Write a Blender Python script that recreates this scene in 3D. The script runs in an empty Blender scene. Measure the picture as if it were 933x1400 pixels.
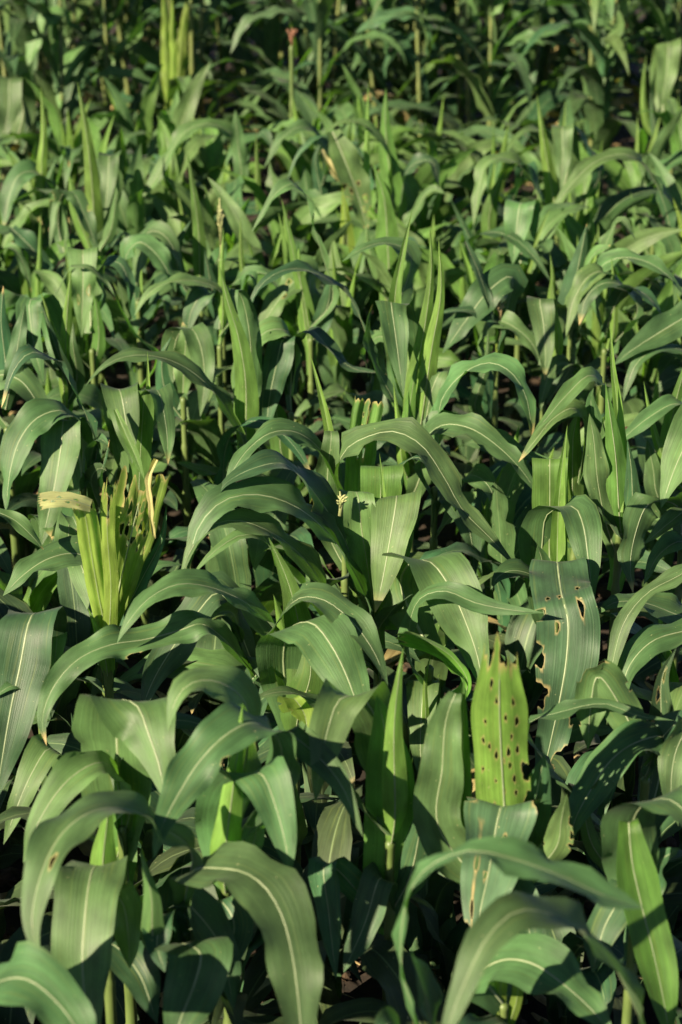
import bpy, math, random
import numpy as np
from mathutils import Vector

RNG = random.Random(7)
scene = bpy.context.scene
COL = scene.collection

# ------------------------------------------------------------------ camera geometry
PITCH = math.radians(23.2)
CAM_Z = 2.17
FPX = 2722.0
FWD = np.array([0, math.cos(PITCH), -math.sin(PITCH)])
UPV = np.array([0, math.sin(PITCH), math.cos(PITCH)])
CAM = np.array([0, 0, CAM_Z])

def ray(x, y):
    return FWD + np.array([1.0, 0, 0]) * (x - 466.5) / FPX + UPV * (700 - y) / FPX

def at_z(x, y, z):
    r = ray(x, y); return CAM + r * (z - CAM_Z) / r[2]

def at_y(x, y, Y):
    r = ray(x, y); return CAM + r * Y / r[1]

def project(p):
    d = np.asarray(p) - CAM
    w = d @ FWD
    return 466.5 + FPX * d[0] / w, 700 - FPX * (d @ UPV) / w

# ------------------------------------------------------------------ materials
def nodes_of(m):
    m.use_nodes = True
    nt = m.node_tree; nt.nodes.clear()
    return nt, nt.nodes, nt.links

def leaf_material(name, spec=0.40, rough=0.43):
    m = bpy.data.materials.new(name)
    nt, N, K = nodes_of(m)
    out = N.new('ShaderNodeOutputMaterial')
    oi = N.new('ShaderNodeObjectInfo')
    uv = N.new('ShaderNodeUVMap'); uv.uv_map = 'UVMap'
    sep = N.new('ShaderNodeSeparateXYZ'); K.new(uv.outputs[0], sep.inputs[0])
    def math_(op, a, b=None, c=None):
        n = N.new('ShaderNodeMath'); n.operation = op
        for i, v in enumerate((a, b, c)):
            if v is None: continue
            if isinstance(v, (int, float)): n.inputs[i].default_value = v
            else: K.new(v, n.inputs[i])
        return n.outputs[0]
    def noise(vec, sx, sy, scale=1, detail=3, off=0):
        c = N.new('ShaderNodeCombineXYZ')
        K.new(math_('MULTIPLY', sep.outputs[0], sx), c.inputs[0])
        K.new(math_('MULTIPLY', sep.outputs[1], sy), c.inputs[1])
        K.new(math_('MULTIPLY_ADD', oi.outputs['Random'], 37.0, off), c.inputs[2])
        n = N.new('ShaderNodeTexNoise'); n.inputs['Scale'].default_value = scale
        n.inputs['Detail'].default_value = detail
        K.new(c.outputs[0], n.inputs['Vector'])
        return n.outputs['Fac']
    def mix(fac, a, b, blend='MIX'):
        n = N.new('ShaderNodeMix'); n.data_type = 'RGBA'; n.blend_type = blend
        for sock, v in ((n.inputs[0], fac), (n.inputs[6], a), (n.inputs[7], b)):
            if isinstance(v, (int, float)): sock.default_value = v
            elif isinstance(v, tuple): sock.default_value = v
            else: K.new(v, sock)
        return n.outputs[2]
    def ramp(f, a, b):
        n = N.new('ShaderNodeMapRange'); K.new(f, n.inputs[0])
        n.inputs[1].default_value = a; n.inputs[2].default_value = b
        return n.outputs[0]
    veins = noise(uv, 46, 1.2, 1, 2)          # parallel veins
    fine = noise(uv, 120, 3, 1, 1, 5)
    blot = noise(uv, 3, 9, 1, 4, 11)          # slow blotches
    speck = noise(uv, 14, 60, 1, 2, 3)
    base = oi.outputs['Color']
    v1 = math_('MULTIPLY_ADD', ramp(veins, .3, .7), .34, .83)
    v2 = math_('MULTIPLY_ADD', ramp(blot, .3, .7), .6, .70)
    v3 = math_('MULTIPLY', v1, v2)
    v4 = math_('MULTIPLY', v3, math_('MULTIPLY_ADD', oi.outputs['Random'], .4, .8))
    vc = N.new('ShaderNodeCombineColor')
    for i in range(3): K.new(v4, vc.inputs[i])
    colr = mix(1.0, base, vc.outputs[0], 'MULTIPLY')
    # yellowish streaks
    ys = math_('MULTIPLY', ramp(noise(uv, 22, 2.5, 1, 3, 21), .58, .75), .35)
    colr = mix(ys, colr, (0.16, 0.19, 0.045, 1))
    # pale midrib line
    d = math_('ABSOLUTE', math_('SUBTRACT', sep.outputs[0], .5))
    mr = N.new('ShaderNodeMapRange'); K.new(d, mr.inputs[0])
    mr.inputs[1].default_value = .010; mr.inputs[2].default_value = .030
    mr.inputs[3].default_value = .45; mr.inputs[4].default_value = 0
    colr = mix(mr.outputs[0], colr, (0.20, 0.27, 0.13, 1))
    # tiny pale flecks
    fl = math_('MULTIPLY', ramp(speck, .735, .76), .55)
    colr = mix(fl, colr, (0.42, 0.40, 0.22, 1))
    at = N.new('ShaderNodeAttribute'); at.attribute_name = 'dry'
    dn = math_('MULTIPLY', at.outputs['Fac'], 1.0)
    drycol = mix(ramp(fine, .3, .7), (0.50, 0.40, 0.19, 1), (0.30, 0.20, 0.08, 1))
    colr = mix(dn, colr, drycol)
    bump = N.new('ShaderNodeBump'); bump.inputs['Strength'].default_value = .45
    bump.inputs['Distance'].default_value = .0012
    K.new(math_('ADD', veins, math_('MULTIPLY', fine, .4)), bump.inputs['Height'])
    p = N.new('ShaderNodeBsdfPrincipled')
    K.new(colr, p.inputs['Base Color'])
    K.new(math_('MULTIPLY_ADD', blot, .22, rough + .0), p.inputs['Roughness'])
    p.inputs['Specular IOR Level'].default_value = spec
    K.new(bump.outputs[0], p.inputs['Normal'])
    p.inputs['Sheen Weight'].default_value = .04; p.inputs['Sheen Roughness'].default_value = .45
    tr = N.new('ShaderNodeBsdfTranslucent')
    tcol = mix(1.0, colr, (1.8, 2.3, 0.6, 1), 'MULTIPLY')
    K.new(tcol, tr.inputs['Color']); K.new(bump.outputs[0], tr.inputs['Normal'])
    ms = N.new('ShaderNodeMixShader')
    K.new(oi.outputs['Alpha'], ms.inputs[0]); K.new(p.outputs[0], ms.inputs[1]); K.new(tr.outputs[0], ms.inputs[2])
    K.new(ms.outputs[0], out.inputs[0])
    return m

def plain_material(name, c1, c2, scale=30, rough=.6, bump=0.0, coords='Object', stretch=(1, 1, 1)):
    m = bpy.data.materials.new(name)
    nt, N, K = nodes_of(m)
    out = N.new('ShaderNodeOutputMaterial'); p = N.new('ShaderNodeBsdfPrincipled')
    tc = N.new('ShaderNodeTexCoord'); mp = N.new('ShaderNodeMapping'); mp.inputs['Scale'].default_value = stretch
    K.new(tc.outputs[coords], mp.inputs[0])
    n = N.new('ShaderNodeTexNoise'); n.inputs['Scale'].default_value = scale; n.inputs['Detail'].default_value = 6
    K.new(mp.outputs[0], n.inputs['Vector'])
    r = N.new('ShaderNodeValToRGB')
    r.color_ramp.elements[0].position = .32; r.color_ramp.elements[0].color = (*c1, 1)
    r.color_ramp.elements[1].position = .68; r.color_ramp.elements[1].color = (*c2, 1)
    K.new(n.outputs['Fac'], r.inputs[0]); K.new(r.outputs[0], p.inputs['Base Color'])
    p.inputs['Roughness'].default_value = rough
    if bump:
        b = N.new('ShaderNodeBump'); b.inputs['Strength'].default_value = bump; b.inputs['Distance'].default_value = .01
        K.new(n.outputs['Fac'], b.inputs['Height']); K.new(b.outputs[0], p.inputs['Normal'])
    K.new(p.outputs[0], out.inputs[0])
    return m

M_LEAF = leaf_material('maize_leaf')
M_RIB = plain_material('maize_midrib', (.15, .19, .10), (.24, .28, .17), 40, .5)
M_STALK = plain_material('maize_stalk', (.05, .085, .02), (.10, .14, .04), 14, .5, 0, 'Object', (6, 6, 1))
M_STALK_OLD = plain_material('mature_stalk', (.05, .08, .022), (.14, .16, .05), 14, .5, 0, 'Object', (6, 6, 1))
M_STRAW = plain_material('dry_straw', (.26, .18, .08), (.46, .36, .19), 60, .8)
M_SILK = plain_material('dry_silk', (.10, .035, .02), (.26, .13, .08), 80, .8)
M_TASSEL = plain_material('fresh_tassel', (.14, .17, .06), (.32, .32, .15), 60, .7)
M_SOIL = plain_material('soil', (.009, .006, .004), (.034, .020, .011), 22, .95, .8)
M_CLOD = plain_material('soil_clod', (.018, .011, .006), (.085, .050, .026), 35, .95, .6)

# object colours: green tint + translucency (alpha)
TINT = {
    'm': (.056, .116, .041, .26),     # mature blade
    'd': (.032, .078, .032, .20),     # darker, bluish blade; on shaded leaves the shade is put into this colour
    'l': (.078, .144, .047, .30),     # lighter blade
    'y': (.128, .225, .046, .42),     # young rolled blade
    'u': (.080, .165, .036, .38),     # young open blade
    's': (.170, .250, .045, .46),     # sick yellow-green blade
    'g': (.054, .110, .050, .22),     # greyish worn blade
    'b': (.026, .052, .020, .14),     # lower blade deep in the row, its shade put into the colour
    'p': (.50, .50, .26, .30),        # bleached flap
}

# ------------------------------------------------------------------ mesh helpers
def link(o, parent=None):
    COL.objects.link(o)
    if parent is not None: o.parent = parent
    return o

def mesh_obj(name, verts, faces, mat, parent=None, uvs=None, dry=None, smooth=True):
    me = bpy.data.meshes.new(name)
    me.from_pydata([tuple(v) for v in verts], [], faces)
    if uvs is not None:
        lay = me.uv_layers.new(name='UVMap')
        idx = np.empty(len(me.loops), dtype=np.int32); me.loops.foreach_get('vertex_index', idx)
        lay.data.foreach_set('uv', np.asarray(uvs, dtype=np.float32)[idx].ravel())
    if dry is not None:
        a = me.attributes.new('dry', 'FLOAT', 'POINT')
        a.data.foreach_set('value', np.asarray(dry, dtype=np.float32))
    if smooth: me.polygons.foreach_set('use_smooth', [True] * len(me.polygons))
    me.materials.append(mat)
    me.update()
    return link(bpy.data.objects.new(name, me), parent)

def spline(P, n):
    """Catmull-Rom (centripetal) through P, resampled to n+1 points of equal arc length."""
    P = np.asarray(P, float)
    if len(P) == 2: P = np.array([P[0], (P[0] + P[1]) / 2, P[1]])
    Q = np.vstack([2 * P[0] - P[1], P, 2 * P[-1] - P[-2]])
    pts = []
    for i in range(1, len(Q) - 2):
        p0, p1, p2, p3 = Q[i - 1], Q[i], Q[i + 1], Q[i + 2]
        t0 = 0; t1 = t0 + max(np.linalg.norm(p1 - p0), 1e-5) ** .5
        t2 = t1 + max(np.linalg.norm(p2 - p1), 1e-5) ** .5; t3 = t2 + max(np.linalg.norm(p3 - p2), 1e-5) ** .5
        for t in np.linspace(t1, t2, 14, endpoint=False):
            A1 = (t1 - t) / (t1 - t0) * p0 + (t - t0) / (t1 - t0) * p1
            A2 = (t2 - t) / (t2 - t1) * p1 + (t - t1) / (t2 - t1) * p2
            A3 = (t3 - t) / (t3 - t2) * p2 + (t - t2) / (t3 - t2) * p3
            B1 = (t2 - t) / (t2 - t0) * A1 + (t - t0) / (t2 - t0) * A2
            B2 = (t3 - t) / (t3 - t1) * A2 + (t - t1) / (t3 - t1) * A3
            pts.append((t2 - t) / (t2 - t1) * B1 + (t - t1) / (t2 - t1) * B2)
    pts.append(P[-1]); pts = np.array(pts)
    s = np.concatenate([[0], np.cumsum(np.linalg.norm(np.diff(pts, axis=0), axis=1))])
    q = np.linspace(0, s[-1], n + 1)
    return np.stack([np.interp(q, s, pts[:, k]) for k in range(3)], 1), s[-1]

def unit(v):
    return v / (np.linalg.norm(v, axis=-1, keepdims=True) + 1e-9)

def smooth01(x):
    x = np.clip(x, 0, 1); return x * x * (3 - 2 * x)

def prof_blade(v):
    return (.5 + .5 * smooth01(v / .32)) * np.clip(1 - (np.clip(v - .5, 0, 1) / .5) ** 2.1, 0, 1)

def prof_spear(v):
    return (.55 + .45 * smooth01(v / .3)) * np.clip(1 - (np.clip(v - .3, 0, 1) / .7) ** 1.25, 0, 1)

def prof_cut(v):
    return .45 + .55 * smooth01(v / .45)

def prof_flat(v):
    return np.ones_like(v)

def leaf_geo(P, w, lat=None, look=.5, fold=.1, curl=0.0, ruffle=.0085, prof=prof_blade, n=26, nc=8,
             roll=(0, 0), rng=RNG, pleat=None):
    """Vertices, uv and frames of one blade along the points P."""
    C, length = spline(P, n)
    v = np.linspace(0, 1, n + 1)
    T = unit(np.gradient(C, axis=0))
    ker = np.array([1, 2, 1]) / 4
    for k in range(3):
        T[1:-1, k] = np.convolve(T[:, k], ker, 'valid')
    T = unit(T)
    H = C[-1] - C[0]; H[2] = 0
    if np.linalg.norm(H) < .02: H = np.array([0, -1.0, 0])
    H = H / np.linalg.norm(H)
    L0 = np.array([-H[1], H[0], 0])           # Z x H
    if lat is not None:
        la = math.radians(lat); L1 = np.array([math.cos(la), math.sin(la), 0])
        if L1 @ L0 < -1e-6: L1 = -L1
        L0 = L1
    L = np.empty_like(C); prev = L0
    for i in range(n + 1):
        l = L0 - (L0 @ T[i]) * T[i]
        q = np.linalg.norm(l)
        if q < .35:
            l2 = prev - (prev @ T[i]) * T[i]
            l = l * (q / .35) + l2 * (1 - q / .35)
        l = l / (np.linalg.norm(l) + 1e-9)
        if l @ prev < 0 and i > 0: l = -l
        L[i] = l; prev = l
    Nn = np.cross(T, L)
    if look:
        cd = unit(CAM[None] - C)
        Nn = Nn + look * cd
        Nn = unit(Nn - (Nn * T).sum(1, keepdims=True) * T)
        L = np.cross(Nn, T)
    tw = rng.uniform(5, 13) * smooth01(v / .4) * np.sin(v * rng.uniform(5, 10) + rng.random() * 6.28) if ruffle > .003 else 0
    r = np.radians(np.linspace(roll[0], roll[1], n + 1) + tw)[:, None]
    L, Nn = L * np.cos(r) + Nn * np.sin(r), Nn * np.cos(r) - L * np.sin(r)
    hw = w / 2 * prof(v)
    hw = hw * (1 + .03 * np.sin(v * 23 + rng.random() * 6))
    u = np.linspace(-1, 1, nc + 1)
    fo = fold * (1 + .9 * (1 - smooth01(v / .35)))        # more channelled near the base
    ph = [rng.random() * 6.28 for _ in range(4)]
    lam = rng.uniform(.10, .17)
    s = v * length
    env = smooth01(v / .25) * (.35 + .65 * smooth01((1 - v) / .25))
    X = np.empty((n + 1, nc + 1, 3)); UV = np.empty((n + 1, nc + 1, 2))
    for j, uu in enumerate(u):
        k = 0 if uu < 0 else 2
        wav = ruffle * env * abs(uu) ** 2 * (np.sin(6.283 * s / lam + ph[k]) + .5 * np.sin(6.283 * s / (lam * .57) + ph[k + 1]))
        wav = wav * np.minimum(1, hw / .025)
        if pleat: wav = wav + pleat[1] * np.cos(uu * math.pi * pleat[0] + .4) * smooth01(v / .3)
        a = fo + curl * abs(uu)
        X[:, j] = C + L * (uu * hw * np.cos(a))[:, None] + Nn * (abs(uu) * hw * np.sin(a) + wav)[:, None]
        UV[:, j, 0] = uu / 2 + .5; UV[:, j, 1] = s * 2
    return X, UV, C, L, Nn, hw, v, length

def grid_faces(n, nc, keep=None):
    f = []
    for i in range(n):
        for j in range(nc):
            if keep is not None and not keep[i, j]: continue
            a = i * (nc + 1) + j
            f.append((a, a + 1, a + nc + 2, a + nc + 1))
    return f

def clip_grid(V, UV, dry, D, n, nc):
    """Keep the part of the grid where D > 0, with clean cut edges."""
    V = [tuple(p) for p in V]; UV = [tuple(p) for p in UV]; dry = list(dry); cache = {}; F = []
    def cross(a, b):
        k = (min(a, b), max(a, b))
        if k not in cache:
            t = D[a] / (D[a] - D[b])
            V.append(tuple(x + (y - x) * t for x, y in zip(V[a], V[b])))
            UV.append(tuple(x + (y - x) * t for x, y in zip(UV[a], UV[b])))
            dry.append(dry[a] + (dry[b] - dry[a]) * t); cache[k] = len(V) - 1
        return cache[k]
    for q in grid_faces(n, nc):
        ins = [D[i] > 0 for i in q]
        if all(ins): F.append(q); continue
        if not any(ins): continue
        p = []
        for i in range(4):
            a, b = q[i], q[(i + 1) % 4]
            if ins[i]: p.append(a)
            if ins[i] != ins[(i + 1) % 4]: p.append(cross(a, b))
        if len(p) > 2: F.append(tuple(p))
    used = sorted({i for f in F for i in f}); m = {i: k for k, i in enumerate(used)}
    return [V[i] for i in used], [tuple(m[i] for i in f) for f in F], [UV[i] for i in used], [dry[i] for i in used]

def build_leaf(parent, origin, P, w, kind='m', name='leaf', rib=True, holes=None, ragged=0, bites=0, drytip=0.0,
               n=26, nc=8, tint=None, dryall=0.0, slots=None, **kw):
    rng = kw.get('rng', RNG)
    if holes or ragged or bites or slots: n, nc = max(n, 90), 36
    X, UV, C, L, Nn, hw, v, length = leaf_geo(P, w, n=n, nc=nc, **kw)
    dry = np.zeros((n + 1, nc + 1)); D = np.full((n + 1, nc + 1), 9.0)
    vv = v[:, None] * np.ones((1, nc + 1)); uu = np.linspace(-1, 1, nc + 1)[None] * np.ones((n + 1, 1))
    def cut(sd, soft):
        nonlocal D, dry
        D = np.minimum(D, sd)
        dry = np.maximum(dry, np.clip(1 - sd / soft, 0, 1) * .85)
    hs = list(holes or [])
    for _ in range(bites):                                   # bites out of the margins
        sd = rng.choice((-1, 1))
        hs.append((sd * rng.uniform(.85, 1.1), rng.uniform(.35, .97), rng.uniform(.12, .4), rng.uniform(.008, .03)))
    for (hu, hv, ru, rv) in hs:
        pa, pb = rng.random() * 6, rng.random() * 6
        th = np.arctan2((vv - hv) / rv, (uu - hu) / ru)
        q = np.hypot((uu - hu) / ru, (vv - hv) / rv) - (1 + .22 * np.sin(3 * th + pa) + .12 * np.sin(7 * th + pb))
        cut(q, .14 if abs(hu) > .7 else .45)
    for (s0, s1, v0) in (slots or []):                       # long slits between the ribs, open at the top
        wob = .03 * np.sin(vv * 40 + s0 * 9) + .02 * np.sin(vv * 93)
        cut(np.maximum((v0 - vv) * 8, np.maximum(s0 - uu + wob, uu - s1 + wob) * 6), .35)
    if ragged:
        pr = np.interp(uu, np.linspace(-1, 1, 17), [1 - ragged * rng.random() ** 1.2 for _ in range(17)])
        cut((pr - vv) * 25, .55)
    if drytip: dry = np.maximum(dry, smooth01((vv - (1 - drytip)) / (drytip * .6)))
    if dryall: dry = np.maximum(dry, dryall)
    V = X.reshape(-1, 3) - origin; UVf = UV.reshape(-1, 2); df = dry.ravel()
    if D.min() > 0:
        F = grid_faces(n, nc)
    else:
        V, F, UVf, df = clip_grid(V, UVf, df, D.ravel(), n, nc)
    o = mesh_obj(name, V, F, M_LEAF, parent, UVf, df)
    t = tint or TINT[kind]
    k = .85 + .3 * rng.random()
    g = rng.uniform(-.008, .007)
    o.color = (max(.01, (t[0] + g) * k), t[1] * k, t[2] * k, t[3])
    if rib:
        end = .93
        if ragged: end = 1 - ragged
        R = np.interp(v, [0, .3, 1], [.0024, .0016, .0005]) * (w / .085)
        sel = [i for i in range(n + 1) if v[i] <= end]
        ring = []
        for i in sel[::1 if n < 40 else 3]:
            for a in range(6):
                th = a / 6 * 6.2832
                ring.append(C[i] + L[i] * math.cos(th) * R[i] + Nn[i] * (math.sin(th) * R[i] * .55) - origin)
        m = len(ring) // 6; f = []
        for i in range(m - 1):
            for a in range(6):
                b = (a + 1) % 6
                f.append((i * 6 + a, i * 6 + b, i * 6 + 6 + b, i * 6 + 6 + a))
        mesh_obj('midrib', ring, f, M_RIB, o)
    return o

def tube(name, pts, radii, mat, parent, seg=8, origin=np.zeros(3)):
    pts = np.asarray(pts, float); T = unit(np.gradient(pts, axis=0)); V = []; F = []
    ref = np.array([1.0, 0.2, .1]) if abs(T[0][2]) > .6 else np.array([0, 0, 1.0])
    for p, t, r in zip(pts, T, radii):
        a = np.cross(ref, t); a /= np.linalg.norm(a) + 1e-9; b = np.cross(t, a)
        for k in range(seg):
            th = k / seg * 6.2832
            V.append(p + (a * math.cos(th) + b * math.sin(th)) * r - origin)
    for i in range(len(pts) - 1):
        for k in range(seg):
            q = (k + 1) % seg
            F.append((i * seg + k, i * seg + q, i * seg + seg + q, i * seg + seg + k))
    F.append(tuple(range(seg))[::-1]); F.append(tuple(range((len(pts) - 1) * seg, len(pts) * seg)))
    if name is None: return V, F
    return mesh_obj(name, V, F, mat, parent)

def stalk(parent, h, r=.011, mat=None, nodes=4, lean=(0, 0)):
    """A jointed stalk wrapped in sheaths: swollen nodes, each sheath flaring a little to its collar."""
    pts = []; rad = []
    for i in range(nodes):
        z0, z1 = h * i / nodes, h * (i + 1) / nodes
        k = 1 - .45 * i / nodes
        for t, q in ((0, 1.18), (.06, 1.0), (.5, .97), (.9, 1.06), (.96, 1.14)):
            z = z0 + (z1 - z0) * t
            pts.append((lean[0] * z, lean[1] * z, z)); rad.append(r * k * q)
    pts.append((lean[0] * h, lean[1] * h, h)); rad.append(r * .4)
    return tube('stalk', pts, rad, mat or M_STALK, parent, 9)

def empty(name, loc, label, cat, group):
    o = bpy.data.objects.new(name, None); o.empty_display_size = .1
    o.location = tuple(loc); COL.objects.link(o)
    o['label'] = label; o['category'] = cat
    if group: o['group'] = group
    return o

# ------------------------------------------------------------------ a traced plant
PLANTS = []          # (x, y) of every plant already standing
HEROES = []          # (px, py, phrase)
GROUP = 'young maize plants of the field'

def tr(s):
    return [tuple(float(a) for a in q.split(',')) for q in s.split()]

def maize(label, px, py, leaves, hz=.55, low=3, phrase=None, stalk_h=None, stalk_mat=None, r=.011):
    base = at_z(px, py, hz)
    X, Y = base[0], base[1]
    root = empty('maize_plant', (X, Y, 0), label, 'maize plant', GROUP)
    org = np.array([X, Y, 0])
    PLANTS.append((X, Y)); HEROES.append((px, py, phrase))
    stalk(root, stalk_h or hz * .92, r, stalk_mat, 4)
    for lf in leaves:
        s, w = lf[0], lf[1]; kind = lf[2] if len(lf) > 2 else 'm'; op = dict(lf[3]) if len(lf) > 3 else {}
        P = [at_y(x, y, Y - d) for x, y, d in ((q + (0,))[:3] for q in tr(s))]
        if not op.pop('free', False):
            rr = math.hypot(P[0][0] - X, P[0][1] - Y)
            z = min(max(.04, P[0][2] - max(.07, rr * 1.3)), hz)
            P.insert(0, np.array([X, Y, z]))
        young = kind in 'yus'
        d = dict(name='young_leaf' if young else 'leaf', look=0 if young else .45, fold=.16)
        if young: d.update(lat=0, fold=.28, ruffle=.002)
        if kind == 'y': d.update(prof=prof_spear, fold=.45)
        if kind in 'us': d.update(prof=prof_cut if op.get('ragged') else prof_blade)
        if op.pop('spear', False): d.update(prof=prof_spear, lat=0, look=0, fold=.35, ruffle=.002)
        if op.pop('hang', False): d.update(lat=0, look=0)
        d.update(op)
        w *= .90 if py > 850 else .86
        if kind in 'mld' and 'drytip' not in d and 'dryall' not in d and py < 850 and RNG.random() < .22: d['drytip'] = RNG.uniform(.03, .09)
        build_leaf(root, org, P, w, kind, **d)
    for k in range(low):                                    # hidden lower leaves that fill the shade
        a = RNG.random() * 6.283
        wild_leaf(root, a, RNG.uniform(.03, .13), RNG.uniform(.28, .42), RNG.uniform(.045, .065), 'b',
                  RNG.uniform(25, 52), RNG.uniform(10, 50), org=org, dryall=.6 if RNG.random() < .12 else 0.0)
    return root

def wild_curve(az, z0, length, e0, droop, bend=0, p=1.3, n=11):
    P = [np.array([0, 0, max(.01, z0 - .05)]), np.array([.004 * math.cos(az), .004 * math.sin(az), z0])]
    a = az; q = P[-1].copy()
    for i in range(n):
        t = (i + .5) / n
        e = math.radians(e0 - (e0 + droop) * t ** p)
        a += math.radians(bend) / n
        q = q + np.array([math.cos(a) * math.cos(e), math.sin(a) * math.cos(e), math.sin(e)]) * length / n
        P.append(q.copy())
    return P

def wild_leaf(root, az, z0, length, w, kind, e0, droop, bend=None, org=np.zeros(3), rib=False, **kw):
    P = wild_curve(az, z0, length, e0, droop, RNG.uniform(-30, 30) if bend is None else bend, RNG.uniform(.9, 1.9))
    P = [p + org for p in P]
    d = dict(look=0, fold=.14, n=16, nc=6, roll=(RNG.uniform(-12, 12), RNG.uniform(-45, 45)), ruffle=.009)
    d.update(kw)
    return build_leaf(root, org, P, w, kind, rib=rib, **d)

def wild_plant(root, h=1.0, spears=1, n=6, org=np.zeros(3), az0=None, kinds='mmmld', rib=False, droop=(35, 85), w=(.055, .095), upright=0):
    """A procedural young plant: two ranks of arching leaves round a rolled whorl."""
    az0 = RNG.random() * 6.283 if az0 is None else az0
    stalk(root, (.40 if h > .72 else .24) * h, .007)
    for k in range(n):
        a = az0 + (k % 2) * math.pi + RNG.uniform(-.45, .45)
        t = k / max(1, n - 1)
        wild_leaf(root, a, h * (.10 + .34 * t), h * RNG.uniform(.48, .72) * (1 - .12 * abs(t - .5)), RNG.uniform(*w),
                  RNG.choice(kinds), RNG.uniform(66, 84), RNG.uniform(*droop), org=org, rib=rib,
                  drytip=.06 if RNG.random() < .15 else 0.0)
    for k in range(upright):                                # the youngest open blades still stand
        a = az0 + (k % 2) * math.pi + RNG.uniform(-.6, .6)
        wild_leaf(root, a, h * RNG.uniform(.34, .44), h * RNG.uniform(.38, .6), RNG.uniform(.05, .08), RNG.choice('uullm'),
                  RNG.uniform(80, 89), RNG.uniform(-55, 45), org=org, rib=rib, fold=.25, name='young_leaf', lat=RNG.uniform(-50, 50), roll=(0, RNG.uniform(-25, 25)))
    for k in range(spears):
        a = RNG.random() * 6.283
        P = wild_curve(a, h * .40, h * RNG.uniform(.28, .44), RNG.uniform(80, 89), RNG.uniform(-84, -60), 0)
        build_leaf(root, org, [p + org for p in P], RNG.uniform(.028, .055), 'y', name='young_leaf', rib=False, look=0,
                   lat=RNG.uniform(-30, 30), fold=.5, ruffle=.002, prof=prof_spear, n=14, nc=6)

# ================================================================== the plants, front to back
# leaf: points (photo x, photo y, metres towards the camera from the plant's axis), width, kind, options

maize('blurred maize leaf arching in from the bottom left corner of the field', -70, 1440, [
    ('-50,1400,.0 -15,1350,.03 35,1338,.06 80,1372,.09 112,1420,.12 125,1470,.14', .10, 'm'),
    ('-60,1380,0 -75,1300,.0 -95,1240,.02', .08, 'm'),
], hz=.5, phrase='the bottom left corner leaf')

maize('maize plant whose broad pale-ribbed leaf hangs straight down under a big arch', 142, 1205, [
    ('140,1190,-.03 128,1188,.02 121,1215,.07 116,1260,.11 113,1320,.15 120,1390,.19 128,1440,.21', .105, 'm', dict(hang=1)),
    ('142,1230,0 141,1180,0 146,1130,.005 152,1085,.01', .06, 'y'),
    ('152,1220,.0 168,1235,.02 176,1280,.05 178,1325,.08', .06, 'l', dict(hang=1)),
    ('150,1290,0 190,1330,.05 215,1400,.1', .07, 'd'),
], phrase='the plant with the hanging pale-ribbed leaf')

maize('maize plant with two long bare leaves, one arching left, one curving down', 252, 1235, [
    ('262,1165,.0 228,1135,.02 180,1108,.05 130,1108,.09 85,1140,.14 55,1200,.19 44,1265,.23 56,1320,.26', .074, 'm', dict(look=.8, holes=[(.35, .74, .12, .018)], roll=(0, 10))),
    ('258,1200,0 270,1188,.02 300,1187,.05 335,1193,.08 364,1214,.11 386,1252,.14 400,1305,.18 407,1355,.21 413,1420,.24 416,1470,.26', .098, 'm', dict(look=.6)),
    ('212,1290,.05 207,1225,.05 192,1160,.05', .05, 'l', dict(spear=1)),
    ('250,1290,.05 275,1305,.09 268,1340,.12 245,1400,.17 236,1440,.19', .10, 'm', dict(hang=1)),
    ('255,1310,.05 265,1295,.06 278,1335,.08', .035, 'y', dict(lat=0)),
    ('225,1250,.02 215,1290,.06 226,1330,.09', .05, 'd', dict(hang=1)),
    ('245,1230,0 300,1290,-.02 320,1380,.05', .07, 'd'),
], phrase='the two-leaved plant in front')

maize('maize plant with a bright green cupped fold and a pointed spear left of it', 308, 1170, [
    ('298,1150,-.01 302,1105,0 325,1068,.03 358,1058,.07 378,1105,.1 391,1155,.13 397,1200,.15', .085, 'm', dict(lat=10, look=.2)),
    ('306,1190,.03 318,1085,.03 326,1020,.03 332,962,.03', .055, 'y'),
    ('384,1045,-.02 376,1003,0 345,988,.02 305,1008,.06 270,1045,.09 245,1085,.12 222,1130,.16 210,1175,.18', .09, 'm', dict(look=.9, bites=2)),
    ('340,975,-.08 312,938,-.06 275,930,-.04 250,943,-.02 234,975,.0 230,1000,.01', .075, 'm', dict(look=.8)),
    ('318,1200,0 345,1160,.02 350,1130,.03 330,1150,.07', .05, 'l'),
    ('300,1230,.02 320,1260,.05 305,1340,.1', .07, 'd', dict(hang=1)),
], phrase='the plant with the cupped fold')

maize('maize plant with a very wide leaf folded flat over a yellow-green throat', 165, 1095, [
    ('168,1110,-.03 160,1010,-.02 165,958,.0 188,965,.03 204,1005,.07 219,1050,.1 226,1095,.13', .142, 'l', dict(lat=-14, look=0, fold=-.28)),
    ('160,1120,-.01 162,1065,0 138,1042,.03 95,1065,.07 55,1120,.11 32,1180,.14', .07, 'l', dict(look=.8)),
    ('166,1170,0 166,1110,0 158,1062,.0 150,1050,.0', .06, 'u', dict(spear=1)),
    ('160,1180,0 176,1120,.0 182,1080,.01', .04, 'y'),
    ('168,1000,-.05 250,985,-.05 300,1000,-.04', .05, 'd'),
], phrase='the plant with the wide folded leaf')

maize('maize plant at the left edge with one dark blue-green leaf hanging in shade', 52, 905, [
    ('56,870,-.06 48,838,-.01 40,850,.02 28,910,.06 15,970,.1 3,1040,.14 -5,1095,.16', .115, 'd', dict(hang=1)),
    ('48,965,.05 38,946,.06 18,937,.08 -10,955,.1', .035, 'm'),
    ('85,1042,.12 68,1022,.14 45,1055,.18 25,1100,.21 5,1155,.25', .07, 'l', dict(look=.8)),
    ('66,900,0 78,870,.02 74,915,.05', .05, 'l', dict(hang=1)),
], phrase='the dark hanging leaf at the left edge')

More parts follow.
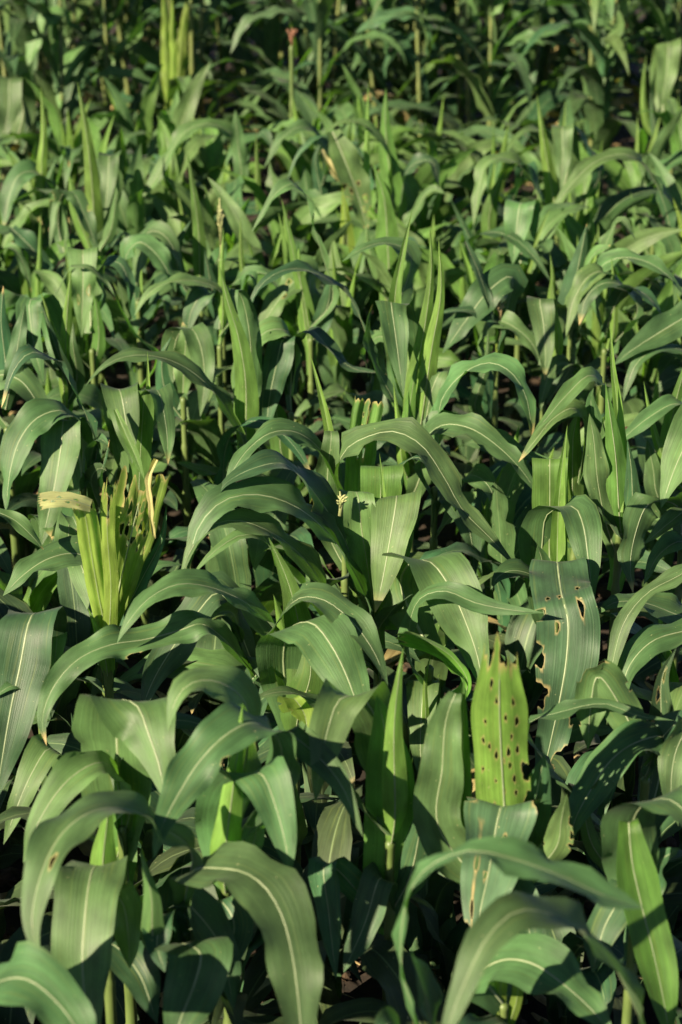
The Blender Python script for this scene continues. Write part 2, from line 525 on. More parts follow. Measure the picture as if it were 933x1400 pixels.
# the shredded plant
maize('badly shredded yellow-green maize plant with torn holed fan and a bleached flap', 146, 880, [
    ('146,872,0 135,815,.01 124,752,.02 118,712,.03 112,690,.035', .046, 's', dict(ragged=.05, pleat=(2, .002))),
    ('124,692,.035 98,684,.05 75,683,.06 50,687,.07', .034, 'p', dict(free=1, lat=None, look=4.0, prof=lambda v: .8 + .2 * v, fold=.15, tint=(.42, .44, .20, .3), ruffle=.006, holes=[(-.2, .3, .12, .05), (.3, .45, .12, .05), (-.3, .6, .14, .05), (.2, .72, .12, .05), (-.1, .85, .12, .05), (.4, .25, .1, .04)], ragged=.14, dryall=.05)),
    ('149,878,.02 152,800,.02 147,730,.02 148,690,.02 152,652,.02', .030, 's', dict(ragged=.12, slots=[(-.1, .25, .8)], prof=prof_flat)),
    ('150,872,-.01 164,800,-.01 180,730,-.01 192,680,-.01 200,640,-.01', .100, 's', dict(pleat=(3, .0028), ragged=.15, prof=lambda v: .18 + .82 * smooth01(v / .75), lat=8, fold=.3,
        slots=[(-.62, -.52, .80), (-.1, 0.0, .9), (.36, .46, .88)],
        holes=[(-.42, .70, .07, .03), (-.2, .70, .08, .035), (.1, .68, .09, .04), (.3, .72, .08, .035), (.55, .70, .07, .04), (-.3, .80, .07, .035), (.0, .79, .08, .03), (.2, .82, .07, .03), (.62, .83, .08, .04), (-.05, .64, .06, .02), (.42, .62, .06, .02), (.7, .6, .06, .02)])),
    ('214,628,.03 208,640,.036 203,656,.038 206,690,.04 207,712,.043 212,738,.045', .0125, 'p', dict(free=1, prof=lambda v: 1.15 - .45 * v + .12 * np.sin(v * 31), lat=0, look=0, dryall=.3, drytip=.0, ragged=.12, rib=False, fold=.5, tint=(.34, .31, .14, .3))),
    ('152,880,-.04 190,800,-.05 222,735,-.05 228,690,-.05', .05, 'd', dict(hang=1, spear=1)),  # shadowed right half of the fan, its shade put into a dark tint
    ('144,900,.02 132,860,.03 120,830,.03', .035, 'y'),
], low=3, r=.013, phrase='the shredded plant')

maize('maize plant with a long smooth leaf reaching far left and drooping at a broken tip', 345, 905, [
    ('300,868,.06 275,853,.07 245,862,.08 200,874,.1 150,882,.13 105,903,.16 72,942,.19 58,985,.22 64,1020,.24', .064, 'm', dict(look=1.1, bites=2, drytip=.05, roll=(0, -12))),
    ('385,880,-.0 365,848,.01 330,820,.03 285,802,.05 243,799,.08 204,818,.11 174,853,.14 160,880,.15', .062, 'm', dict(look=.7)),
    ('300,810,-.05 270,838,-.02 240,880,.01 210,930,.05 192,975,.08', .082, 'd', dict(look=1.0)),
    ('352,900,0 372,925,.03 378,965,.06', .05, 'd', dict(hang=1)),
    ('330,870,-.02 318,838,0 300,838,.03 285,850,.05', .04, 'l', dict(bites=5, look=1)),
], phrase='the plant with the long left-reaching leaf')

maize('maize plant with a cupped base and one very wide smooth leaf folding right', 402, 935, [
    ('392,945,-.03 388,895,-.02 398,858,.01 428,852,.05 455,885,.09 476,928,.13 490,970,.17 498,1015,.19', .118, 'm', dict(lat=12, look=.25, fold=-.1)),
    ('372,880,-.06 388,838,-.04 412,817,-.02 445,821,.01 480,848,.04 511,890,.08 531,938,.11', .082, 'm', dict(look=.5)),
    ('412,885,-.05 400,815,-.05 386,775,-.05 367,734,-.05', .062, 'u', dict(prof=prof_spear, fold=.1)),
    ('446,972,.08 412,950,.09 380,946,.11 342,957,.13', .038, 'm', dict(look=.9)),
    ('402,955,.05 416,975,.06 422,1008,.08', .055, 's', dict(hang=1, bites=6, lat=20)),
    ('405,1120,.1 395,1060,.1 388,1012,.1', .045, 'l', dict(spear=1)),
    ('408,980,.02 425,920,.02 420,875,0', .07, 'u'),
], phrase='the plant with the very wide smooth leaf')

maize('maize plant with a pale leaf tip folded left over a deep bright-edged throat', 534, 1115, [
    ('524,1050,-.05 515,985,-.03 492,953,.0 464,957,.03 448,1000,.06 438,1050,.09 431,1098,.11', .085, 'l', dict(lat=20, look=.3)),
    ('528,1230,0 535,1130,.0 532,1050,.0 524,985,.0 515,950,.0', .095, 'u', dict(fold=.35)),
    ('540,1120,.02 539,1000,.02 544,940,.02 552,884,.02', .05, 'y'),
    ('390,1000,.05 422,1022,.07 465,1070,.11 497,1145,.15', .055, 'l', dict(look=.8)),
    ('520,1200,.02 500,1260,.05 470,1330,.1', .06, 'd', dict(look=.6)),
    ('445,1180,.02 450,1250,.05 460,1340,.09', .05, 'd', dict(hang=1)),
    ('560,1200,0 575,1130,0 580,1080,0', .07, 'd', dict(spear=1)),
], phrase='the plant with the folded pale tip')

maize('maize plant with a V of two leaves and a great arch sweeping left', 517, 850, [
    ('514,875,.0 504,828,.015 480,775,.03 442,722,.05 400,690,.07 350,676,.09 305,685,.12 275,715,.14 261,755,.16 257,788,.17', .098, 'm', dict(look=.7)),
    ('455,855,.05 445,808,.06 412,760,.08 368,726,.1 320,711,.12 285,721,.14 262,750,.16 245,795,.18', .072, 'm', dict(look=.6)),
    ('380,765,.1 358,735,.12 328,732,.14 290,757,.17 262,788,.19', .045, 'l', dict(look=.8)),
    ('512,840,0 502,770,.0 494,720,.0 490,680,.0 487,672,-.02 478,690,-.08 466,730,-.12', .07, 'l', dict(hang=1)),
    ('525,770,-.07 538,700,-.03 543,678,0 540,700,.02 531,752,.05 522,800,.08 513,838,.1', .105, 'l', dict(hang=1, fold=.1, drytip=.05)),
    ('518,790,-.06 520,700,-.06 522,650,-.06 522,638,-.08 522,655,-.14', .088, 'u', dict(fold=.1, prof=prof_flat)),
    ('526,740,-.02 524,670,-.02 519,619,-.02', .026, 'y'),
    ('484,800,-.02 476,750,-.01 452,706,.0 422,664,.02 388,634,.04 345,641,.07 308,662,.1 295,682,.11', .088, 'd', dict(look=.6, bites=2)),
    ('515,860,.02 524,825,.03 530,800,.03', .02, 'y'),
    ('508,880,.05 540,830,.07 565,812,.1', .05, 'd'),
], r=.012, phrase='the V-leaved plant')

maize('maize plant carrying an upright bright leaf riddled with small black holes', 690, 1135, [
    ('692,1200,0 690,1110,.0 685,1020,.01 683,940,.02 686,862,.03', .092, 's', dict(prof=lambda v: .74 + .26 * smooth01(v / .5) - .46 * smooth01((v - .70) / .28), fold=.2, lat=0, ragged=.15, pleat=(2.5, .0009), tint=(.135, .25, .045, .46),
        slots=[(-.02, .16, .89), (-.55, -.38, .93), (.5, .62, .87)],
        holes=[(-.62, .62, .05, .010), (-.42, .60, .05, .010), (-.18, .57, .06, .013), (.28, .58, .07, .016), (.30, .53, .06, .012), (.42, .48, .06, .013), (.45, .43, .05, .012), (-.36, .39, .05, .009), (-.1, .37, .05, .009), (.9, .5, .2, .03), (.95, .4, .18, .025), (.1, .55, .04, .008), (.4, .63, .05, .01), (-.7, .52, .04, .008), (-.25, .48, .04, .007), (.05, .44, .04, .008), (.6, .68, .07, .014), (-.5, .69, .05, .009), (.2, .7, .05, .012), (-.35, .82, .06, .016), (.62, .58, .06, .016), (.7, .33, .06, .012), (0, .32, .04, .007), (-.1, .76, .05, .012), (.5, .75, .05, .014)])),
    ('702,1170,-.06 694,1118,-.03 686,1102,.0 679,1130,.03 669,1190,.08 656,1250,.13 646,1310,.17', .12, 'g', dict(hang=1, bites=6, tint=(.058, .108, .052, .2), slots=[(-.5, -.44, .62)], holes=[(-.1, .75, .06, .012), (-.4, .5, .07, .012), (.3, .62, .05, .01)])),
    ('600,1130,-.02 605,1050,-.02 610,985,-.02 622,950,-.02 628,950,-.05', .08, 'm', dict(hang=1)),
    ('634,1160,-.04 633,1060,-.04 634,980,-.04 634,920,-.04', .045, 'u', dict(prof=prof_spear)),
    ('760,1160,.02 768,1120,.02 775,1085,.02', .05, 'l', dict(hang=1, bites=4)),
    ('720,1150,-.03 735,1080,-.03 745,1030,-.03', .06, 'd', dict(hang=1)),
    ('690,1200,.05 720,1260,.1 735,1330,.14', .07, 'd', dict(hang=1)),
], r=.013, phrase='the holed upright leaf')

maize('maize plant with a broad leaf bent down over a twisted crossing blade', 588, 880, [
    ('548,800,-.06 562,770,-.03 588,768,.0 614,800,.04 639,855,.08 655,905,.11 660,945,.13', .118, 'l', dict(lat=-8, look=.3)),
    ('562,905,.04 560,855,.05 575,818,.06 608,808,.07 650,824,.08 700,834,.09 745,838,.1', .048, 'm', dict(look=1.2, roll=(-20, 10))),
    ('640,935,.1 620,900,.11 590,880,.12 560,868,.13 540,866,.14', .062, 's', dict(lat=60, look=1.2, ragged=.1, prof=prof_flat, tint=(.09, .21, .03, .4))),
    ('582,965,-.05 580,930,.0 577,970,.04 575,1020,.07 578,1080,.1', .062, 'l', dict(hang=1)),
    ('583,990,.05 582,930,.06 590,890,.07', .018, 'y'),
], phrase='the plant with the crossing blade')

maize('maize plant with a torn holed leaf creased over and hanging on its thick pale rib', 762, 805, [
    ('762,768,.08 765,790,.15 768,810,.22 771,823,.27 777,850,.295 775,900,.32 767,950,.345 753,1015,.375 740,1075,.40 735,1120,.42', .125, 'g', dict(hang=1, bites=3, fold=.05, prof=lambda v: .6 + .4 * smooth01(v / .3) - .72 * smooth01((v - .6) / .32),
        holes=[(-1.0, .60, .3, .03), (-1.0, .70, .35, .03), (1.0, .72, .4, .03), (1.0, .84, .5, .03), (-.5, .42, .06, .012), (-.1, .42, .06, .012), (.5, .48, .08, .02), (.55, .38, .06, .012), (-.35, .52, .06, .015)])),
    ('742,790,-.06 742,740,-.05 750,702,-.03 785,693,.0 798,720,.04 804,760,.07 809,800,.1 813,822,.11', .10, 'm', dict(lat=14, look=.1)),
    ('752,770,-.05 752,700,-.05 752,640,-.05 752,627,-.06 752,645,-.11', .078, 'u', dict(fold=.08, prof=prof_flat)),
    ('762,760,-.03 764,690,-.03 769,635,-.03 776,580,-.03', .038, 'y'),
    ('735,790,.05 700,780,.07 680,790,.09 672,805,.1', .06, 'm', dict(look=1)),
    ('742,830,.0 742,770,.02 735,745,.03', .06, 'm', dict(hang=1)),
], r=.012, phrase='the torn creased leaf')

maize('maize plant with a pale leaf folded like a hook beside a drilled dark leaf', 885, 1030, [
    ('908,1008,0 870,1015,.02 835,1040,.05 808,1080,.08 786,1122,.11 779,1155,.12', .075, 'm', dict(look=.9)),
    ('902,1060,-.06 904,980,-.06 906,925,-.06 925,885,-.06', .085, 'd', dict(spear=1, holes=[(.3, .75, .2, .03), (.5, .6, .2, .03), (-.2, .85, .15, .03)])),
    ('722,992,-.02 768,973,-.01 828,962,.0 870,978,.02 922,985,.04', .042, 'm', dict(look=.9)),
    ('948,980,.0 925,1025,.03 918,1080,.06 928,1130,.08', .06, 'm'),
    ('818,925,-.03 808,965,-.02 804,1025,.0', .07, 'l', dict(hang=1, bites=8)),
    ('808,1150,.08 802,1100,.08 822,1060,.08', .05, 'l', dict(spear=1)),
    ('905,1010,0 930,985,.0 960,975,.02', .06, 'd'),
], phrase='the hooked pale leaf')

maize('maize plant at the right edge with three slender pale arches one above another', 965, 890, [
    ('955,775,-.02 925,789,.0 885,811,.02 855,848,.05 838,905,.08 832,960,.1 830,992,.11', .036, 'm', dict(look=.8)),
    ('960,862,0 930,864,.02 890,878,.05 861,910,.08 849,950,.1 846,990,.12', .062, 'm', dict(look=.7)),
    ('965,855,-.08 925,840,-.07 880,824,-.05 840,824,-.03 812,842,-.02', .07, 'm', dict(look=.7)),
    ('955,900,0 945,860,0 950,810,0', .06, 'y'),
], phrase='the slender pale arches at the right edge')

maize('front maize plant at the right edge with a glowing bright green vertical leaf', 872, 1190, [
    ('866,1200,-.02 862,1140,-.01 880,1100,.02 915,1093,.05 945,1120,.09 968,1175,.12', .10, 'm', dict(lat=10, look=.3)),
    ('860,1120,.03 864,1175,.05 876,1232,.07 893,1300,.1 908,1370,.13 918,1430,.15', .07, 's', dict(hang=1, lat=12, tint=(.09, .19, .03, .35), prof=lambda v: (.2 + .8 * smooth01((v - .12) / .35)) * np.clip(1 - (np.clip(v - .6, 0, 1) / .4) ** 2.2, 0, 1))),
    ('860,1220,.0 830,1260,.03 810,1330,.07', .07, 'd'),
    ('880,1240,-.04 900,1180,-.04 930,1160,-.02', .06, 'd'),
], phrase='the glowing vertical leaf')

maize('low front maize plant with a two-tone broad leaf and cut yellow whorl tips', 690, 1345, [
    ('660,1330,.02 690,1312,.04 730,1318,.07 770,1345,.1 806,1377,.13 840,1415,.16', .10, 'm', dict(look=.7)),
    ('684,1370,0 688,1310,0 689,1266,.0', .022, 's', dict(ragged=.08, prof=prof_flat)),
    ('706,1370,0 710,1320,0 713,1274,.0', .02, 's', dict(ragged=.08, prof=prof_flat)),
    ('695,1400,.02 640,1420,.08 600,1460,.12', .06, 'd'),
    ('700,1290,-.1 745,1250,-.08 745,1290,-.04', .05, 'g', dict(hang=1)),
], hz=.42, phrase='the low plant with cut yellow tips')

maize('front maize plant whose narrow blade arches left like a wishbone', 912, 1460, [
    ('890,1425,.03 866,1372,.04 838,1318,.05 800,1276,.07 754,1250,.09 706,1246,.12 667,1281,.15 637,1340,.18 614,1400,.21 602,1450,.22', .066, 'm', dict(look=.8)),
    ('920,1440,.02 960,1400,.04 990,1440,.08', .08, 'm'),
], hz=.5, phrase='the wishbone blade')

maize('front maize plant whose twisting blade rises then points right in a broad tip', 588, 1455, [
    ('572,1400,.01 550,1325,.02 552,1252,.03 578,1192,.05 640,1163,.07 708,1176,.08 768,1198,.09 828,1225,.1 880,1242,.11', .066, 'm', dict(look=.9, roll=(0, -18), prof=lambda v: .40 + .62 * smooth01((v - .58) / .2) - np.clip((v - .82) / .18, 0, 1) ** 3)),
    ('600,1420,.02 630,1390,.05 660,1340,.05', .035, 'l', dict(drytip=.05)),
    ('560,1430,0 530,1400,.03 520,1440,.06', .06, 'd'),
    ('590,1400,-.02 575,1340,-.02 560,1300,.0', .06, 'd'),
], hz=.5, phrase='the twisting broad-tipped blade')

# -------------------------------------------------------------- middle of the field
maize('maize plant with one streaked leaf lying left, half behind the shredded plant', 138, 800, [
    ('136,775,.02 106,757,.03 66,764,.06 30,788,.09 4,815,.11', .078, 'm', dict(look=.7)),
    ('-15,695,.06 20,711,.07 45,734,.08 60,752,.09', .034, 'l', dict(free=1, look=.8)),
    ('110,770,-.06 95,740,-.04 98,705,-.03 112,735,.0', .07, 'm', dict(hang=1)),
], phrase='the leaf lying left of the shredded plant')

maize('maize plant with two broad ribbon leaves folded down side by side', 112, 640, [
    ('112,600,-.02 88,562,0 52,571,.03 28,600,.06 15,640,.09 8,700,.12', .092, 'm', dict(look=.55)),
    ('108,615,-.05 96,580,-.02 88,573,.0 84,610,.04 76,660,.08 65,710,.11 56,748,.13', .098, 'm', dict(hang=1)),
    ('133,620,0 119,570,.01 98,527,.03 72,491,.05 42,482,.08 20,505,.1 2,558,.13', .062, 'd', dict(look=.35)),
    ('122,640,.0 135,600,.03 150,610,.06', .05, 'd'),
], phrase='the two ribbon leaves')

maize('maize plant whose three leaves fold at one flat square top around a yellow throat', 190, 645, [
    ('182,640,-.03 170,570,-.02 163,532,.0 166,540,.02 174,585,.05 181,635,.07', .10, 'l', dict(hang=1, lat=-10)),
    ('198,600,-.03 206,540,.0 216,534,.02 224,562,.05 229,597,.07 230,635,.08', .07, 'm', dict(hang=1, lat=25)),
    ('190,700,.02 192,630,.02 195,575,.02 198,535,.02', .055, 'u', dict(fold=.1, prof=prof_flat)),
    ('203,600,-.03 203,540,-.03 202,480,-.03', .026, 'y'),
    ('158,560,.06 171,590,.08 185,622,.1 198,656,.12', .024, 'u', dict(free=1)),
    ('150,680,.04 140,650,.06 150,600,.03', .05, 'd'),
    ('140,700,-.02 125,655,.0 140,640,.03 165,660,.05', .05, 'd', dict(look=.6)),
], phrase='the flat-topped plant')

maize('maize plant with a tall yellow-green blade and a flat arch stretching left', 333, 585, [
    ('336,615,.02 320,575,.02 290,532,.03 250,500,.04 206,486,.06 166,489,.08 135,507,.1 117,528,.12', .058, 'm', dict(look=.6)),
    ('336,600,.0 336,520,.0 326,460,.0 311,410,.0 300,362,.0', .068, 'u', dict(prof=prof_spear, fold=.2)),
    ('340,560,-.05 343,470,-.05 330,405,-.05 318,395,-.02 325,440,.0', .06, 'm', dict(hang=1)),
    ('312,690,.04 306,632,.05 318,592,.07 346,575,.08 380,588,.1 410,620,.13 428,655,.15', .06, 'd', dict(look=.4)),
    ('300,650,.02 270,640,.05 240,632,.08', .04, 'l', dict(ragged=.06, look=1)),
], phrase='the tall yellow-green blade')

maize('maize plant with a pale hooked leaf and a dark blade rolling out to the right', 398, 540, [
    ('404,490,0 393,453,.01 365,453,.03 342,480,.06 330,522,.08 328,562,.1 328,590,.11', .068, 'l', dict(look=.7, drytip=.04)),
    ('398,480,.0 388,462,.02 378,500,.04 368,550,.06 364,600,.08', .08, 'd', dict(hang=1, fold=.3)),
    ('396,520,-.02 400,470,-.0 425,451,.02 455,482,.04 482,503,.06 530,512,.08', .064, 'd', dict(look=-.1)),
    ('340,640,.08 390,640,.09 425,650,.1', .05, 'm', dict(free=1, look=1)),
    ('385,620,0 380,570,0 365,540,.01', .06, 'u'),
], phrase='the pale hooked leaf')

maize('maize plant with a broad leaf arching right beside a stub with a row of holes', 472, 690, [
    ('478,690,-.01 462,650,.0 472,616,.01 505,596,.03 540,590,.05 576,608,.08 606,650,.11 633,697,.14 672,737,.17 707,777,.2', .083, 'm', dict(look=.6)),
    ('488,700,-.03 492,640,-.03 497,590,-.03 506,542,-.03', .075, 'u', dict(ragged=.05, prof=prof_cut, fold=.3, pleat=(3, .003), slots=[(-.2, -.12, .6)], holes=[(.15, .8, .05, .012), (.2, .7, .05, .012), (.5, .8, .06, .015), (.18, .88, .05, .012), (.55, .66, .06, .014), (.2, .6, .05, .012)])),
    ('450,730,-.02 448,650,-.02 453,602,-.02 453,590,-.03 450,600,-.08', .058, 'l', dict(hang=1)),
    ('456,680,-.05 450,590,-.05 439,540,-.05 424,483,-.05', .04, 'y'),
    ('442,620,-.02 406,591,.0 370,592,.03 340,614,.06 320,642,.09 306,675,.11', .062, 'm', dict(look=.7)),
    ('545,640,.06 570,625,.08 590,640,.1', .05, 'd'),
], phrase='the stub with a row of holes')

maize('maize plant with a crisp leaf folded square beside a sheaf of upright spears', 563, 590, [
    ('562,560,-.1 546,450,-.07 537,416,-.03 535,414,.0 540,450,.03 546,495,.06 552,545,.09', .098, 'm', dict(hang=1)),
    ('506,480,-.02 503,440,.0 510,415,-.02', .04, 'd', dict(lat=70)),
    ('560,610,.0 568,520,.0 582,440,.0 590,370,.0 588,308,.0', .055, 'y'),
    ('572,600,.02 590,480,.02 603,400,.02 600,325,.02', .06, 'y'),
    ('555,640,.03 560,560,.03 574,480,.03', .05, 'u', dict(prof=prof_spear)),
    ('550,630,.06 545,580,.06 538,522,.06', .03, 'y'),
    ('575,650,.02 582,580,.02 592,530,.02 602,509,.01 610,512,-.04', .088, 'm', dict(hang=1)),
    ('545,480,-.08 540,410,-.08 550,350,-.08 564,287,-.08', .055, 'y'),
    ('560,620,.05 520,600,.08 490,640,.1', .05, 'd'),
], phrase='the sheaf of upright spears')

maize('maize plant with two parallel leaves sloping down to the right like rails', 595, 640, [
    ('576,640,.0 582,600,.01 606,581,.03 642,585,.06 682,611,.1 716,646,.13 738,680,.15', .078, 'm', dict(look=.6)),
    ('592,580,-.05 630,580,-.03 680,604,.0 730,625,.03 768,634,.05', .06, 'm', dict(look=.6)),
    ('600,600,-.06 605,545,-.05 640,506,-.03 672,496,-.01 700,510,.02 719,541,.05 726,577,.07 728,605,.08', .082, 'm', dict(look=.6)),
    ('620,700,.0 640,650,.03 665,660,.06 690,720,.1', .07, 'm', dict(look=.5)),
    ('610,680,0 640,720,.05 650,790,.1', .06, 'd'),
], phrase='the two parallel leaves')

maize('maize plant with pale crossed blades pointing down left above a yellow throat', 790, 660, [
    ('828,560,0 824,524,0.01 806,513,.03 775,540,.07 745,575,.11 728,594,.13', .055, 'l', dict(look=.9)),
    ('800,585,.0 785,558,.02 757,572,.05 732,602,.09 709,632,.11', .05, 'l', dict(look=.8)),
    ('784,740,.0 783,650,.0 785,590,.0 795,556,.0', .065, 'u', dict(fold=.4)),
    ('778,720,.01 772,640,.01 775,590,.01', .035, 'y'),
    ('780,700,-.03 815,640,-.03 808,540,-.03 812,530,-.03', .07, 'm', dict(hang=1)),
], phrase='the pale crossed blades')

maize('maize plant with a tall pointed keel-shaped leaf split into lit and shaded halves', 848, 700, [
    ('850,770,0 846,690,.0 842,625,.0 834,565,.0 828,522,.0', .09, 'u', dict(prof=prof_spear, fold=.4)),
    ('850,650,-.03 845,560,-.03 838,500,-.03 834,438,-.03', .034, 'y'),
    ('862,720,.0 864,650,.0 858,600,.0', .06, 'd', dict(spear=1)),
    ('820,700,.03 790,690,.06 770,720,.1', .05, 'd'),
    ('830,720,.0 818,660,.0 812,600,.0 806,565,.0', .06, 'm', dict(hang=1)),
], phrase='the keel-shaped leaf')

maize('maize plant at the right edge with a half-shaded drooping leaf and white rib', 935, 710, [
    ('928,695,-.02 908,685,0 886,690,.02 869,730,.05 862,772,.08 866,812,.1', .082, 'm', dict(look=.4, lat=20)),
    ('960,570,-.05 942,600,-.02 923,640,.02 904,695,.06', .11, 'l', dict(look=.9)),
    ('960,760,0 930,740,.03 900,760,.06 880,800,.09', .06, 'm'),
    ('940,700,-.02 915,715,.04 880,745,.07', .05, 'l'),
], phrase='the half-shaded drooping leaf')

maize('maize plant with a wavy leaf lying level against the right edge', 955, 600, [
    ('955,572,0 925,552,.02 890,569,.05 855,597,.08 838,614,.09', .06, 'm', dict(look=.6)),
    ('915,640,.0 920,570,.0 932,520,.0 945,478,.0', .06, 'u', dict(prof=prof_spear)),
    ('905,620,.02 890,570,.02 880,520,.02', .03, 'y'),
    ('900,680,.02 893,640,.02 885,600,.02', .06, 'm', dict(hang=1)),
], phrase='the wavy level leaf')

maize('maize plant with a large gleaming leaf with bright rib reaching in from right', 965, 505, [
    ('962,422,-.03 933,436,0 890,462,.04 860,482,.07 838,500,.09', .092, 'm', dict(look=1.4)),
    ('960,500,0 935,479,.02 900,477,.05 872,495,.08 858,527,.1 852,550,.11', .05, 'm', dict(look=.6)),
    ('950,520,-.05 940,440,-.05 925,400,-.05', .06, 'y'),
], phrase='the gleaming leaf at the right edge')

maize('maize plant with a spotted tongue-shaped leaf hanging left of a tall spear', 745, 500, [
    ('758,430,-.07 744,412,-.02 738,409,0 743,440,.03 746,480,.06 745,520,.08', .078, 'm', dict(hang=1)),
    ('800,525,0 780,497,.01 757,502,.03 745,530,.06 738,565,.08', .058, 'm', dict(look=.8)),
    ('764,480,0 758,420,0 755,378,0', .03, 'y'),
    ('770,520,0 790,480,.0 795,455,.02', .05, 'd'),
], phrase='the spotted tongue leaf')

maize('maize plant with two pale leaves doubling over and a dark one behind them', 828, 455, [
    ('832,420,-.04 826,372,-.02 806,377,.0 785,410,.03 774,460,.06', .07, 'l', dict(look=.8)),
    ('872,425,-.02 853,392,0 826,387,.02 803,405,.04 792,445,.07', .08, 'm', dict(look=.8)),
    ('840,420,.0 856,395,.02 882,402,.05 908,435,.09', .07, 'd', dict(look=-.3)),
    ('815,400,-.07 822,365,-.05 850,352,-.03 885,358,.0 915,378,.03 937,405,.05', .075, 'm', dict(look=.5)),
    ('838,460,0 840,400,0 836,350,0', .03, 'y'),
], phrase='the doubled-over pale leaves')

maize('maize plant with a wide grey-green leaf sloping to lower left and dry bud', 680, 470, [
    ('700,378,-.03 670,396,0 636,440,.04 605,484,.08', .10, 'm', dict(look=1.2)),
    ('684,445,.02 652,427,.03 622,424,.05 598,430,.06', .045, 'd'),
    ('636,330,-.02 654,370,.0 667,410,.02 675,440,.04', .032, 'd', dict(free=1)),
    ('662,475,-.02 672,438,0 700,445,.03 728,470,.06 743,508,.09', .066, 'm', dict(look=.7)),
    ('684,470,.0 683,440,.0 682,412,.0', .03, 's', dict(ragged=.1)),
    ('650,560,.03 665,500,.03 668,445,.03', .045, 'm', dict(spear=1)),
], phrase='the wide grey-green leaf')

maize('maize plant with a dark arch dipping at both ends over a thin leaf', 505, 500, [
    ('510,500,0 499,452,.01 479,408,.02 446,380,.04 405,367,.06 372,377,.09 350,400,.11 339,432,.13', .056, 'd', dict(look=.25)),
    ('562,350,-.1 530,332,-.08 500,338,-.05 467,358,-.02', .065, 'm', dict(look=.8)),
    ('520,540,.0 515,480,.0 525,440,.0', .05, 'l', dict(hang=1)),
    ('490,540,.04 520,560,.08 530,620,.12', .075, 'm', dict(hang=1)),
    ('500,480,.02 520,460,.05 545,475,.09', .05, 'l', dict(look=1)),
], phrase='the dark arch')

maize('maize plant with two tall blades crossing above a hooked grey leaf', 425, 440, [
    ('426,480,.0 416,410,.0 400,340,.0 385,270,.0', .052, 'u', dict(prof=prof_spear, fold=.2)),
    ('455,410,.0 441,350,.01 426,300,.02 416,264,.03 398,251,.05 375,267,.07 358,294,.09 344,318,.1', .058, 'm', dict(look=.3)),
    ('420,365,-.08 402,385,-.03 380,412,0 358,446,.03 346,466,.05', .09, 'l', dict(look=1, holes=[(-.3, .55, .15, .02), (.3, .65, .12, .015)])),
    ('420,460,.0 412,400,.0 408,330,.0', .05, 'y'),
    ('440,440,0 450,410,.0 452,380,.01', .06, 'd', dict(hang=1)),
], phrase='the two tall blades')

maize('maize plant with a bundle of narrow V-shaped blades left of a hanging leaf', 88, 520, [
    ('72,450,-.04 60,413,-.02 42,410,.0 42,440,.03 50,485,.06 60,525,.07', .075, 'm', dict(hang=1)),
    ('92,550,.0 90,480,.0 92,430,.0 98,365,.0', .055, 'y'),
    ('88,540,.02 82,480,.02 66,430,.02 54,393,.02', .028, 'y'),
    ('92,520,.02 75,470,.03 56,412,.03', .04, 'd', dict(spear=1)),
    ('105,520,.0 100,470,.02 100,440,.0', .05, 'm', dict(spear=1)),
    ('40,470,.05 30,450,.06 22,480,.08', .06, 'd'),
], phrase='the V-shaped blades')

maize('maize plant with a flecked leaf hung over and a thin snapped blade', 125, 455, [
    ('122,390,-.06 116,346,-.02 114,342,.0 114,385,.04 113,420,.06 112,462,.08', .09, 'l', dict(hang=1, holes=[(.5, .75, .12, .02), (-.4, .8, .1, .02)])),
    ('218,486,.06 190,460,.07 168,425,.08 157,402,.09', .038, 'u', dict(lat=50, look=.6)),
    ('97,364,.05 125,367,.05 148,392,.06 158,406,.08', .022, 'm', dict(free=1)),
    ('140,410,-.05 145,358,-.03 165,361,-.01 177,390,.02 178,425,.04', .062, 'd', dict(look=.3)),
    ('135,470,.0 132,420,.0 126,395,.0', .045, 'u', dict(prof=prof_spear)),
    ('60,430,.0 80,395,.02 97,362,.04', .03, 'm'),
], phrase='the flecked leaf')

maize('maize plant with a broad ribbed leaf lying left at the field edge', 8, 560, [
    ('-25,535,-.02 -2,513,0 28,520,.03 52,552,.06 70,590,.08', .095, 'm', dict(look=1)),
    ('8,500,0 2,440,0 5,390,0', .07, 'd', dict(spear=1)),
    ('20,500,.02 30,440,.0 35,415,.0', .05, 'm', dict(hang=1)),
], phrase='the ribbed leaf at the left edge')

maize('maize plant with a short tongue leaf hanging behind a long flat arch', 250, 520, [
    ('238,510,-.05 244,458,-.03 262,449,0 275,475,.03 280,520,.05 274,570,.08', .078, 'm', dict(hang=1)),
    ('228,540,.0 222,490,.0 235,460,.0', .06, 'd', dict(spear=1)),
    ('252,500,.0 254,460,.0 250,440,-.02', .06, 'l', dict(hang=1)),
], phrase='the short tongue leaf')

maize('maize plant with a low arch reaching left over a shaded hanging leaf', 300, 450, [
    ('320,425,0 300,396,.01 265,384,.03 225,388,.06 200,405,.08 184,432,.1', .052, 'm', dict(look=.6)),
    ('302,405,-.02 277,404,0 262,425,.02 255,460,.04', .066, 'd', dict(hang=1)),
    ('305,440,.0 303,380,.0 306,310,.0', .03, 'y'),
    ('320,430,-.04 335,390,-.02 345,375,.0 350,400,.03', .06, 'm', dict(look=.6)),
], phrase='the low left-reaching arch')

maize('maize plant with two ribbed leaves fanned toward the right, one behind another', 188, 390, [
    ('172,355,-.02 190,331,0 212,345,.03 230,372,.06 241,400,.08', .082, 'm', dict(look=.9)),
    ('194,350,-.08 204,317,-.06 223,320,-.04 240,345,-.01 251,378,.01', .075, 'm', dict(look=.8)),
    ('188,420,.0 178,380,.0 170,350,.0', .06, 'd', dict(spear=1)),
    ('210,430,.02 225,410,.05 230,440,.08', .05, 'd'),
], phrase='the two fanned ribbed leaves')

